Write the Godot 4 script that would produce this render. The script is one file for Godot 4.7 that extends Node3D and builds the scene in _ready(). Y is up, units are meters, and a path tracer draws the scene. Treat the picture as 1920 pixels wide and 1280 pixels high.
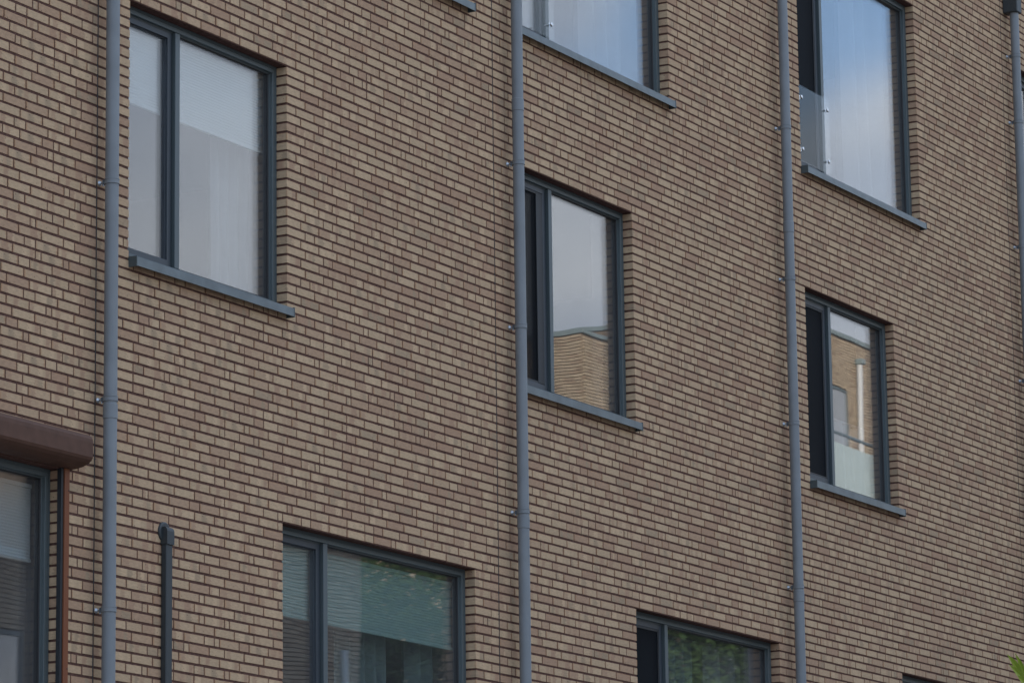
extends Node3D
# Brick apartment facade seen obliquely from the street through a long lens.
# Facade plane z = 0 facing +z; x runs along it, y is up; the wall is laid out on the brick grid:
# a course is 62 mm, a quarter brick 55 mm; course 0 starts at y = 8.5.
const COURSE := 0.062
const QUARTER := 0.055
const BED := 0.0148
const HEAD := 0.0105
const TOP_Y := 8.5
const BRICK_DEPTH := 0.1
const FRAME_Z := -0.075

var rng := RandomNumberGenerator.new()
var used := {}
var building: Node3D
var openings: Array = []
var M := {}
var cell_kind: Array = []
var batch := FastNoiseLite.new()

func cy(n: float) -> float:
	return TOP_Y - n * COURSE

# ---------------------------------------------------------------- mesh collector
class MB:
	var v := PackedVector3Array()
	var n := PackedVector3Array()
	var t := PackedVector2Array()
	var i := PackedInt32Array()
	# corners counter-clockwise seen from outside
	func quad(a: Vector3, b: Vector3, c: Vector3, d: Vector3, flip := false) -> void:
		var nn := (b - a).cross(d - a)
		if nn.length_squared() < 1e-16:
			nn = (c - b).cross(d - b)
		nn = nn.normalized()
		var o := v.size()
		v.append(a); v.append(b); v.append(c); v.append(d)
		if flip:
			nn = -nn
		for k in 4: n.append(nn)
		t.append(Vector2(0, 1)); t.append(Vector2(1, 1)); t.append(Vector2(1, 0)); t.append(Vector2(0, 0))
		if flip:
			for k in [0, 1, 2, 0, 2, 3]: i.append(o + k)
		else:
			for k in [0, 2, 1, 0, 3, 2]: i.append(o + k)
	func tri(a: Vector3, b: Vector3, c: Vector3) -> void:
		var nn := (b - a).cross(c - a).normalized()
		var o := v.size()
		v.append(a); v.append(b); v.append(c)
		for k in 3: n.append(nn)
		t.append(Vector2(0, 1)); t.append(Vector2(1, 1)); t.append(Vector2(1, 0))
		for k in [0, 2, 1]: i.append(o + k)
	func box(lo: Vector3, hi: Vector3, b := 0.0) -> void:
		if b <= 0.0:
			var p := [Vector3(lo.x, lo.y, lo.z), Vector3(hi.x, lo.y, lo.z), Vector3(hi.x, hi.y, lo.z), Vector3(lo.x, hi.y, lo.z), Vector3(lo.x, lo.y, hi.z), Vector3(hi.x, lo.y, hi.z), Vector3(hi.x, hi.y, hi.z), Vector3(lo.x, hi.y, hi.z)]
			for f in [[4, 5, 6, 7], [1, 0, 3, 2], [5, 1, 2, 6], [0, 4, 7, 3], [7, 6, 2, 3], [0, 1, 5, 4]]:
				quad(p[f[0]], p[f[1]], p[f[2]], p[f[3]])
			return
		# chamfered box: every corner cut into three points
		var c := (lo + hi) * 0.5
		var h := (hi - lo) * 0.5
		var P := func(sx: int, sy: int, sz: int, ax: int) -> Vector3:
			var s := Vector3(sx, sy, sz)
			var q := h - Vector3(b, b, b)
			q[ax] = h[ax]
			return c + q * s
		for ax in 3:
			var u := (ax + 1) % 3
			var w := (ax + 2) % 3
			for s in [-1, 1]:
				var k := [[-1, -1], [1, -1], [1, 1], [-1, 1]]
				var pts := []
				for e in k:
					var sg := [0, 0, 0]
					sg[ax] = s; sg[u] = e[0]; sg[w] = e[1]
					pts.append(P.call(sg[0], sg[1], sg[2], ax))
				if s > 0: quad(pts[0], pts[1], pts[2], pts[3])
				else: quad(pts[3], pts[2], pts[1], pts[0])
			# edges along ax
			for su in [-1, 1]:
				for sw in [-1, 1]:
					var g0 := [0, 0, 0]
					var g1 := [0, 0, 0]
					g0[ax] = -1; g0[u] = su; g0[w] = sw
					g1[ax] = 1; g1[u] = su; g1[w] = sw
					var a0: Vector3 = P.call(g0[0], g0[1], g0[2], u)
					var a1: Vector3 = P.call(g1[0], g1[1], g1[2], u)
					var b0: Vector3 = P.call(g0[0], g0[1], g0[2], w)
					var b1: Vector3 = P.call(g1[0], g1[1], g1[2], w)
					if su * sw > 0: quad(a0, b0, b1, a1, false) if ((b0 - a0).cross(a1 - a0)).dot(a0 + b1 - 2.0 * c) > 0 else quad(a1, b1, b0, a0)
					else: quad(a1, b1, b0, a0) if ((b1 - a1).cross(a0 - a1)).dot(a0 + b1 - 2.0 * c) > 0 else quad(a0, b0, b1, a1)
		for sx in [-1, 1]:
			for sy in [-1, 1]:
				for sz in [-1, 1]:
					var a: Vector3 = P.call(sx, sy, sz, 0)
					var e: Vector3 = P.call(sx, sy, sz, 1)
					var f: Vector3 = P.call(sx, sy, sz, 2)
					if (e - a).cross(f - a).dot(Vector3(sx, sy, sz)) > 0: tri(a, e, f)
					else: tri(a, f, e)
	# mitred picture frame: profile points (inset from the outer edge, z) from the outer back to the inner back
	func ring(x0: float, y0: float, x1: float, y1: float, prof: Array) -> void:
		for k in prof.size() - 1:
			var a: Vector2 = prof[k]
			var b: Vector2 = prof[k + 1]
			var A := [Vector3(x0 + a.x, y0 + a.x, a.y), Vector3(x1 - a.x, y0 + a.x, a.y), Vector3(x1 - a.x, y1 - a.x, a.y), Vector3(x0 + a.x, y1 - a.x, a.y)]
			var B := [Vector3(x0 + b.x, y0 + b.x, b.y), Vector3(x1 - b.x, y0 + b.x, b.y), Vector3(x1 - b.x, y1 - b.x, b.y), Vector3(x0 + b.x, y1 - b.x, b.y)]
			for s in 4:
				quad(A[s], A[(s + 1) % 4], B[(s + 1) % 4], B[s])
	# lathe round an axis from a to b: rows of (distance along, radius), smooth round, flat along
	func lathe(a: Vector3, b: Vector3, rows: Array, sides := 20, caps := true) -> void:
		var ax := (b - a).normalized()
		var u := ax.cross(Vector3.UP if absf(ax.y) < 0.9 else Vector3.RIGHT).normalized()
		var w := ax.cross(u)
		for k in rows.size() - 1:
			var p: Vector2 = rows[k]
			var q: Vector2 = rows[k + 1]
			var sl := Vector2(q.x - p.x, q.y - p.y).normalized()
			var o := v.size()
			for s in sides + 1:
				var an := TAU * s / sides
				var dir := u * cos(an) + w * sin(an)
				var nn := (dir * sl.x - ax * sl.y).normalized()
				v.append(a + ax * p.x + dir * p.y); n.append(nn); t.append(Vector2(float(s) / sides, p.x))
				v.append(a + ax * q.x + dir * q.y); n.append(nn); t.append(Vector2(float(s) / sides, q.x))
			for s in sides:
				var e := o + s * 2
				for m in [e, e + 1, e + 2, e + 2, e + 1, e + 3]: i.append(m)
		if caps:
			for e in [0, rows.size() - 1]:
				var r: Vector2 = rows[e]
				if r.y > 1e-5:
					for s in sides:
						var c := a + ax * r.x
						var d0 := u * cos(TAU * s / sides) + w * sin(TAU * s / sides)
						var d1 := u * cos(TAU * (s + 1) / sides) + w * sin(TAU * (s + 1) / sides)
						if e == 0: tri(c, c + d1 * r.y, c + d0 * r.y)
						else: tri(c, c + d0 * r.y, c + d1 * r.y)
	func tube(path: Array, radii: Array, sides := 7) -> void:
		var o := v.size()
		for k in path.size():
			var p: Vector3 = path[k]
			var d: Vector3 = (path[mini(k + 1, path.size() - 1)] - path[maxi(k - 1, 0)]).normalized()
			var u := d.cross(Vector3(0.3, 0.1, 0.9).normalized()).normalized()
			var w := d.cross(u)
			for s in sides + 1:
				var an := TAU * s / sides
				var dir := u * cos(an) + w * sin(an)
				v.append(p + dir * radii[k]); n.append(dir); t.append(Vector2(float(s) / sides, k))
		for k in path.size() - 1:
			for s in sides:
				var e := o + k * (sides + 1) + s
				var f := e + sides + 1
				for m in [e, f, e + 1, e + 1, f, f + 1]: i.append(m)
	func mesh() -> ArrayMesh:
		var a := []
		a.resize(Mesh.ARRAY_MAX)
		a[Mesh.ARRAY_VERTEX] = v
		a[Mesh.ARRAY_NORMAL] = n
		a[Mesh.ARRAY_TEX_UV] = t
		a[Mesh.ARRAY_INDEX] = i
		var m := ArrayMesh.new()
		m.add_surface_from_arrays(Mesh.PRIMITIVE_TRIANGLES, a)
		return m

# ---------------------------------------------------------------- scene helpers
func numbered(called: String) -> String:
	if not used.has(called):
		used[called] = 0
		return called
	used[called] += 1
	return "%s_%03d" % [called, used[called]]

func thing(called: String, label: String, category: String, at := Vector3.ZERO, group := "") -> Node3D:
	var o := Node3D.new()
	o.name = numbered(called)
	add_child(o)
	o.position = at
	tag(o, label, category, group)
	return o

func tag(o: Node, label: String, category: String, group := "") -> void:
	o.set_meta("label", label)
	o.set_meta("category", category)
	if group != "":
		o.set_meta("group", group)

func obj(called: String, mb: MB, m: Material, parent: Node) -> MeshInstance3D:
	return inst(called, mb.mesh(), m, parent)

func inst(called: String, mesh: Mesh, m: Material, parent: Node) -> MeshInstance3D:
	var o := MeshInstance3D.new()
	o.mesh = mesh
	o.material_override = m
	if parent == self:
		o.name = numbered(called)
		add_child(o)
	else:
		o.name = called
		parent.add_child(o, true)
	return o

func lin(r: float, g: float, b: float) -> Color:
	return Color(r, g, b).linear_to_srgb()

func mat(c: Color, rough := 0.8, metal := 0.0, spec := 0.5) -> StandardMaterial3D:
	var m := StandardMaterial3D.new()
	m.albedo_color = c
	m.roughness = rough
	m.metallic = metal
	m.metallic_specular = spec
	return m

func noise_tex(seed_: int, freq: float, lo: Color, hi: Color, size := 512, octaves := 4) -> NoiseTexture2D:
	var f := FastNoiseLite.new()
	f.seed = seed_
	f.frequency = freq
	f.fractal_octaves = octaves
	var g := Gradient.new()
	g.set_color(0, lo)
	g.set_color(1, hi)
	var t := NoiseTexture2D.new()
	t.width = size
	t.height = size
	t.seamless = true
	t.noise = f
	t.color_ramp = g
	return t

func grainy(m: StandardMaterial3D, seed_: int, freq: float, dark: float, scale: float, bump := 0.0) -> StandardMaterial3D:
	m.albedo_texture = noise_tex(seed_, freq, Color(dark, dark, dark), Color(1, 1, 1))
	m.uv1_triplanar = true
	m.uv1_world_triplanar = true
	m.uv1_scale = Vector3(scale, scale, scale)
	if bump > 0.0:
		m.heightmap_enabled = true
		m.heightmap_scale = bump
		m.heightmap_texture = noise_tex(seed_ + 7, freq * 2.0, Color.BLACK, Color.WHITE)
	return m

# ---------------------------------------------------------------- brick face textures
const CELLS_X := 4
const CELLS_Y := 16
const CELL_W := 256
const CELL_H := 64

func brick_atlas() -> ImageTexture:
	var w := CELLS_X * CELL_W
	var h := CELLS_Y * CELL_H
	var data := PackedByteArray()
	data.resize(w * h * 3)
	var fine := FastNoiseLite.new()
	fine.seed = 11
	fine.frequency = 0.11
	fine.fractal_octaves = 3
	var soft := FastNoiseLite.new()
	soft.seed = 12
	soft.frequency = 0.018
	soft.fractal_octaves = 3
	var r := RandomNumberGenerator.new()
	r.seed = 4711
	var tan_c := Vector3(0.472, 0.334, 0.209)
	var pink := Vector3(0.378, 0.240, 0.155)
	var grey := Vector3(0.345, 0.248, 0.160)
	var rust := Vector3(0.385, 0.222, 0.122)
	for cell in CELLS_X * CELLS_Y:
		var ox := (cell % CELLS_X) * CELL_W
		var oy := (cell / CELLS_X) * CELL_H
		var kind := float((cell * 37) % 64) / 64.0
		cell_kind.append(kind)
		var base := tan_c * r.randf_range(0.93, 1.07)
		if kind > 0.965: base = grey * r.randf_range(0.95, 1.1)
		elif kind > 0.80: base = tan_c.lerp(pink, r.randf_range(0.65, 1.0))
		elif kind > 0.5: base = tan_c.lerp(pink, r.randf_range(0.2, 0.55)) * r.randf_range(0.95, 1.04)
		# firing marks: upright bands where bricks lay across each other in the kiln
		var bands := []
		var nb := 0
		if r.randf() < 0.62: nb = 1 + (r.randi() % 2)
		for k in nb:
			var to := pink if r.randf() < 0.78 else grey
			if r.randf() < 0.22: to = tan_c * 1.12
			bands.append([r.randf_range(0.15, 0.85), r.randf_range(0.05, 0.15), r.randf_range(0.03, 0.09), to, r.randf_range(0.5, 1.0)])
		var edge_l := r.randf_range(0.25, 0.9)
		var edge_r := r.randf_range(0.25, 0.9)
		var edge_u := r.randf_range(0.1, 0.7)
		var edge_w := r.randf_range(0.025, 0.075)
		var spots := []
		for k in (r.randi() % 4):
			spots.append([r.randf(), r.randf(), r.randf_range(0.006, 0.02), r.randf_range(0.4, 0.75)])
		for y in CELL_H:
			var fy := (y + 0.5) / CELL_H
			for x in CELL_W:
				var fx := (x + 0.5) / CELL_W
				var s := soft.get_noise_2d(ox + x, (oy + y) * 2.3)
				var c := base
				for b in bands:
					var d: float = absf(fx + s * 0.06 - b[0]) - b[1]
					c = c.lerp(b[3], (1.0 - smoothstep(0.0, b[2], d)) * b[4])
				# burnt, rusty arrises of irregular width
				var el := (1.0 - smoothstep(0.0, edge_w * (1.3 + s), fx)) * edge_l
				var er := (1.0 - smoothstep(0.0, edge_w * (1.3 - s), 1.0 - fx)) * edge_r
				var eu := (1.0 - smoothstep(0.0, 0.16 * (1.2 + 1.5 * s), fy)) * edge_u
				c = c.lerp(rust, clampf(maxf(maxf(el, er), eu), 0.0, 0.8))
				c *= 1.0 + 0.16 * s + 0.13 * fine.get_noise_2d(ox + x, oy + y)
				for q in spots:
					var dd := Vector2((fx - q[0]) * 4.0, fy - q[1]).length()
					if dd < q[2] * 4.0: c *= q[3]
				var col := Color(maxf(c.x, 0.0), maxf(c.y, 0.0), maxf(c.z, 0.0)).linear_to_srgb()
				var at := ((oy + y) * w + ox + x) * 3
				data[at] = clampi(int(col.r * 255.0), 0, 255)
				data[at + 1] = clampi(int(col.g * 255.0), 0, 255)
				data[at + 2] = clampi(int(col.b * 255.0), 0, 255)
	return ImageTexture.create_from_image(Image.create_from_data(w, h, false, Image.FORMAT_RGB8, data))

# bricks came to the site in batches: some stretches of wall hold more of the pinkish ones
func pick_cell(r: RandomNumberGenerator, x: float, y: float) -> int:
	var lean := clampf(0.5 + batch.get_noise_2d(x, y * 2.2) * 1.5, 0.0, 1.0)
	var best := r.randi() % 64
	var other := r.randi() % 64
	if (r.randf() < lean) == (cell_kind[other] > cell_kind[best]) and r.randf() < 0.6: best = other
	return best

# A fired brick: chamfered front, four sides, open towards the cavity. Origin at the middle of its face.
func add_brick(mb: MB, c: Vector3, lx: float, ly: float, cell: int, u0: float, u1: float, jig: Array) -> void:
	var b := 0.0013
	var hx := lx * 0.5
	var hy := ly * 0.5
	var cu := float(cell % CELLS_X) / CELLS_X
	var cv := float(cell / CELLS_X) / CELLS_Y
	var su := 1.0 / CELLS_X
	var sv := 1.0 / CELLS_Y
	var U0 := cu + su * lerpf(0.004, 0.996, u0)
	var U1 := cu + su * lerpf(0.004, 0.996, u1)
	var V0 := cv + sv * 0.02
	var V1 := cv + sv * 0.98
	var o := mb.v.size()
	# corners counter-clockwise from lower left, each nudged a little
	var cor := [Vector3(-hx + jig[0], -hy + jig[1], jig[8]), Vector3(hx + jig[2], -hy + jig[3], jig[9]), Vector3(hx + jig[4], hy + jig[5], jig[10]), Vector3(-hx + jig[6], hy + jig[7], jig[11])]
	var inw := [Vector3(b, b, 0), Vector3(-b, b, 0), Vector3(-b, -b, 0), Vector3(b, -b, 0)]
	var uvc := [Vector2(U0, V1), Vector2(U1, V1), Vector2(U1, V0), Vector2(U0, V0)]
	for k in 4:
		mb.v.append(c + cor[k] + inw[k]); mb.n.append(Vector3(0, 0, 1)); mb.t.append(uvc[k])
	for m in [0, 2, 1, 0, 3, 2]: mb.i.append(o + m)
	var sn := [Vector3(0, -1, 0), Vector3(1, 0, 0), Vector3(0, 1, 0), Vector3(-1, 0, 0)]
	var back := Vector3(0, 0, -BRICK_DEPTH)
	var rim := Vector3(0, 0, -b)
	for s in 4:
		var k0 := s
		var k1 := (s + 1) % 4
		var e := mb.v.size()
		mb.v.append(c + cor[k0] + rim); mb.v.append(c + cor[k1] + rim)
		mb.v.append(c + cor[k1] + back); mb.v.append(c + cor[k0] + back)
		for q in 4: mb.n.append(sn[s])
		if s % 2 == 1:
			var ua: float = uvc[k0].x
			var ub := ua + (0.45 * su if s == 3 else -0.45 * su)
			ub = clampf(ub, cu + su * 0.004, cu + su * 0.996)
			mb.t.append(Vector2(ua, uvc[k0].y)); mb.t.append(Vector2(ua, uvc[k1].y))
			mb.t.append(Vector2(ub, uvc[k1].y)); mb.t.append(Vector2(ub, uvc[k0].y))
		else:
			var va: float = uvc[k0].y
			var vb := V1 if s == 2 else V0
			mb.t.append(Vector2(uvc[k0].x, va)); mb.t.append(Vector2(uvc[k1].x, va))
			mb.t.append(Vector2(uvc[k1].x, vb)); mb.t.append(Vector2(uvc[k0].x, vb))
		for m in [o + k0, o + k1, e + 1, o + k0, e + 1, e]: mb.i.append(m)
		for m in [e, e + 1, e + 2, e, e + 2, e + 3]: mb.i.append(m)

func jiggle(r: RandomNumberGenerator) -> Array:
	var out := []
	var tilt := r.randf_range(-0.0006, 0.0006)
	for k in 8: out.append(r.randf_range(-0.0010, 0.0010) + (tilt if k == 3 or k == 5 else 0.0))
	var z0 := r.randf_range(-0.0005, 0.0008)
	var dx := r.randf_range(-0.0005, 0.0005)
	var dy := r.randf_range(-0.0003, 0.0003)
	out.append(z0 - dx - dy); out.append(z0 + dx - dy); out.append(z0 + dx + dy); out.append(z0 - dx + dy)
	return out

# one run of a course between two ends, in quarter bricks, in a wild bond: avoid joints above joints
func lay(m0: int, m1: int, above: Dictionary, r: RandomNumberGenerator) -> Array:
	var best := []
	var best_bad := 1e9
	for attempt in 14:
		var out := []
		var at := m0
		var bad := 0.0
		while at < m1:
			var left := m1 - at
			var pick := 4
			var x := r.randf()
			if at == m0:
				pick = 3 if x < 0.45 else (4 if x < 0.75 else 2)
			elif x < 0.68: pick = 4
			elif x < 0.86: pick = 2
			elif x < 0.94: pick = 1
			else: pick = 3
			if pick > left: pick = mini(left, 4)
			if left - pick == 1 and r.randf() < 0.8 and left <= 4: pick = left
			if at + pick < m1 and above.has(at + pick): bad += 1.0
			if out.size() > 0 and pick < 4 and out[-1][1] == pick: bad += 0.6
			out.append([at, pick])
			at += pick
		if bad < best_bad:
			best_bad = bad
			best = out
			if bad == 0.0: break
	return best

const JOINTS := [-38, 49, 136, 223]
const M_LEFT := -84
const M_RIGHT := 262
const N_TOP := -131
const N_BOTTOM := 98

func build_wall(cam: Camera3D) -> void:
	var wall := Node3D.new()
	wall.name = "wall"
	building.add_child(wall)
	wall.set_meta("label", "wall of tan and pinkish bricks laid in wild bond with brown joints")
	var r := RandomNumberGenerator.new()
	r.seed = 2024
	batch.seed = 5
	batch.frequency = 0.45
	batch.fractal_octaves = 3
	var wander := FastNoiseLite.new()
	wander.seed = 6
	wander.frequency = 0.5
	var all := []
	var above := {}
	for n in range(N_TOP, N_BOTTOM):
		var ends := [M_LEFT, M_RIGHT]
		for j in JOINTS: ends.append(j)
		var holes := []
		for o in openings:
			if n >= o.n0 and n < o.n1:
				holes.append([o.m0, o.m1])
				ends.append(o.m0); ends.append(o.m1)
		ends.sort()
		var joints := {}
		for k in ends.size() - 1:
			var a: int = ends[k]
			var b: int = ends[k + 1]
			if a >= b: continue
			var inside := false
			for hh in holes:
				if a >= hh[0] and b <= hh[1]: inside = true
			if inside: continue
			for q in lay(a, b, above, r):
				joints[q[0]] = true
				var at_left: bool = q[0] == a
				var at_right: bool = q[0] + q[1] == b
				all.append([n, q[0], q[1], at_left and a in JOINTS, at_right and b in JOINTS, at_left and not (a in JOINTS), at_right and not (b in JOINTS)])
		above = joints
	# rank by how large each one shows from the camera
	var half_y := tan(deg_to_rad(cam.fov * 0.5))
	var half_x := half_y * 1.5
	var inv := cam.transform.affine_inverse()
	var ranked := []
	for k in all.size():
		var q: Array = all[k]
		var c := Vector3((q[1] + q[2] * 0.5) * QUARTER, cy(q[0] + 0.5), 0.0)
		var e := inv * c
		var sx := e.x / -e.z / half_x
		var sy := e.y / -e.z / half_y
		if absf(sx) > 0.99 or absf(sy) > 0.985: continue
		# not behind the shutter, the duct or a downpipe
		var hidden := false
		if c.x > -2.28 and c.x < -1.76: hidden = true
		if c.y < 5.8 and c.x < -2.2: hidden = true
		if c.y < 5.4 and c.x > -1.6 and c.x < -1.25: hidden = true
		if hidden or q[3] or q[4] or q[5] or q[6]: continue
		ranked.append([q[2] / (e.z * e.z) / absf(e.z), k])
	ranked.sort_custom(func(x, y): return x[0] > y[0] if x[0] != y[0] else x[1] < y[1])
	var single := {}
	for k in mini(300, ranked.size()): single[ranked[k][1]] = true
	var rest := MB.new()
	var shared := {}
	for k in all.size():
		var q: Array = all[k]
		var x0: float = q[1] * QUARTER + HEAD * 0.5
		var x1: float = (q[1] + q[2]) * QUARTER - HEAD * 0.5
		if q[3]: x0 += 0.002
		if q[4]: x1 -= 0.002
		if q[5]: x0 -= HEAD * 0.5
		if q[6]: x1 += HEAD * 0.5
		var c := Vector3((x0 + x1) * 0.5, cy(q[0] + 0.5), 0.0)
		c.y += 0.0022 * wander.get_noise_2d(c.x, q[0] * 0.35)
		if single.has(k):
			var key := "%d_%d" % [q[2], r.randi() % 26]
			if not shared.has(key):
				var one := MB.new()
				var span: float = q[2] / 4.0
				var st := r.randf_range(0.0, 1.0 - span)
				add_brick(one, Vector3.ZERO, q[2] * QUARTER - HEAD, COURSE - BED, r.randi() % 64, st, st + span, jiggle(r))
				shared[key] = one.mesh()
			var o := inst("brick", shared[key], M.brick, wall)
			o.position = c + Vector3(0, r.randf_range(-0.0006, 0.0006), r.randf_range(-0.0002, 0.0006))
		else:
			var span: float = q[2] / 4.0
			var st := r.randf_range(0.0, 1.0 - span)
			add_brick(rest, c, x1 - x0, COURSE - BED, pick_cell(r, c.x, c.y), st, st + span, jiggle(r))
	var o := obj("brickwork", rest, M.brick, wall)
	o.set_meta("kind", "stuff")
	# mortar: recessed sheet with the openings left free, and its returns into the reveals
	var mo := MB.new()
	var zf := -0.0032
	var xs := [M_LEFT * QUARTER, M_RIGHT * QUARTER]
	var ys := [cy(N_TOP), cy(N_BOTTOM)]
	var rects := []
	for op in openings:
		var rc := [op.m0 * QUARTER - 0.0052, op.m1 * QUARTER + 0.0052, cy(op.n1), cy(op.n0)]
		rects.append(rc)
		xs.append(rc[0]); xs.append(rc[1]); ys.append(rc[2]); ys.append(rc[3])
	xs.sort(); ys.sort()
	for yi in ys.size() - 1:
		if ys[yi + 1] - ys[yi] < 1e-5: continue
		for xi in xs.size() - 1:
			if xs[xi + 1] - xs[xi] < 1e-5: continue
			var mx: float = (xs[xi] + xs[xi + 1]) * 0.5
			var my: float = (ys[yi] + ys[yi + 1]) * 0.5
			var inside := false
			for rc in rects:
				if mx > rc[0] and mx < rc[1] and my > rc[2] and my < rc[3]: inside = true
			if inside: continue
			mo.quad(Vector3(xs[xi], ys[yi], zf), Vector3(xs[xi + 1], ys[yi], zf), Vector3(xs[xi + 1], ys[yi + 1], zf), Vector3(xs[xi], ys[yi + 1], zf))
	for rc in rects:
		mo.quad(Vector3(rc[0], rc[2], zf), Vector3(rc[0], rc[3], zf), Vector3(rc[0], rc[3], -BRICK_DEPTH), Vector3(rc[0], rc[2], -BRICK_DEPTH), true)
		mo.quad(Vector3(rc[1], rc[2], zf), Vector3(rc[1], rc[3], zf), Vector3(rc[1], rc[3], -BRICK_DEPTH), Vector3(rc[1], rc[2], -BRICK_DEPTH))
		mo.quad(Vector3(rc[0], rc[3], zf), Vector3(rc[1], rc[3], zf), Vector3(rc[1], rc[3], -BRICK_DEPTH), Vector3(rc[0], rc[3], -BRICK_DEPTH), true)
		mo.quad(Vector3(rc[0], rc[2], zf), Vector3(rc[1], rc[2], zf), Vector3(rc[1], rc[2], -BRICK_DEPTH), Vector3(rc[0], rc[2], -BRICK_DEPTH))
	obj("mortar", mo, M.mortar, wall)
	for j in JOINTS:
		var jm := MB.new()
		jm.box(Vector3(j * QUARTER - 0.0062, cy(N_BOTTOM), -0.012), Vector3(j * QUARTER + 0.0062, cy(N_TOP), -0.0022))
		obj("movement_joint", jm, M.sealant, wall)

# ---------------------------------------------------------------- windows
func wavy_pane(x0: float, y0: float, x1: float, y1: float, z: float, amp: float, ph: float) -> MB:
	# float glass that is never quite flat: slopes of a few thousandths
	var mb := MB.new()
	var nx := 14
	var ny := 18
	for side in 2:
		var o := mb.v.size()
		for j in ny + 1:
			for i in nx + 1:
				var x := lerpf(x0, x1, float(i) / nx)
				var y := lerpf(y0, y1, float(j) / ny)
				var sx := amp * (sin(x * 6.1 + ph) * 0.5 + sin(x * 9.0 + y * 3.0 + ph * 2.0) * 0.2)
				var sy := amp * (sin(y * 5.3 + ph * 1.7) * 0.5 + sin(y * 8.0 + x * 9.0 + ph) * 0.35)
				mb.v.append(Vector3(x, y, z - side * 0.006))
				mb.n.append(Vector3(sx, sy, 1.0).normalized() * (1.0 if side == 0 else -1.0))
				mb.t.append(Vector2(float(i) / nx, float(j) / ny))
		for j in ny:
			for i in nx:
				var a := o + j * (nx + 1) + i
				var b := a + 1
				var c := a + nx + 1
				var d := c + 1
				for m in ([a, c, b, b, c, d] if side == 0 else [a, b, c, b, d, c]): mb.i.append(m)
	return mb

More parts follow.
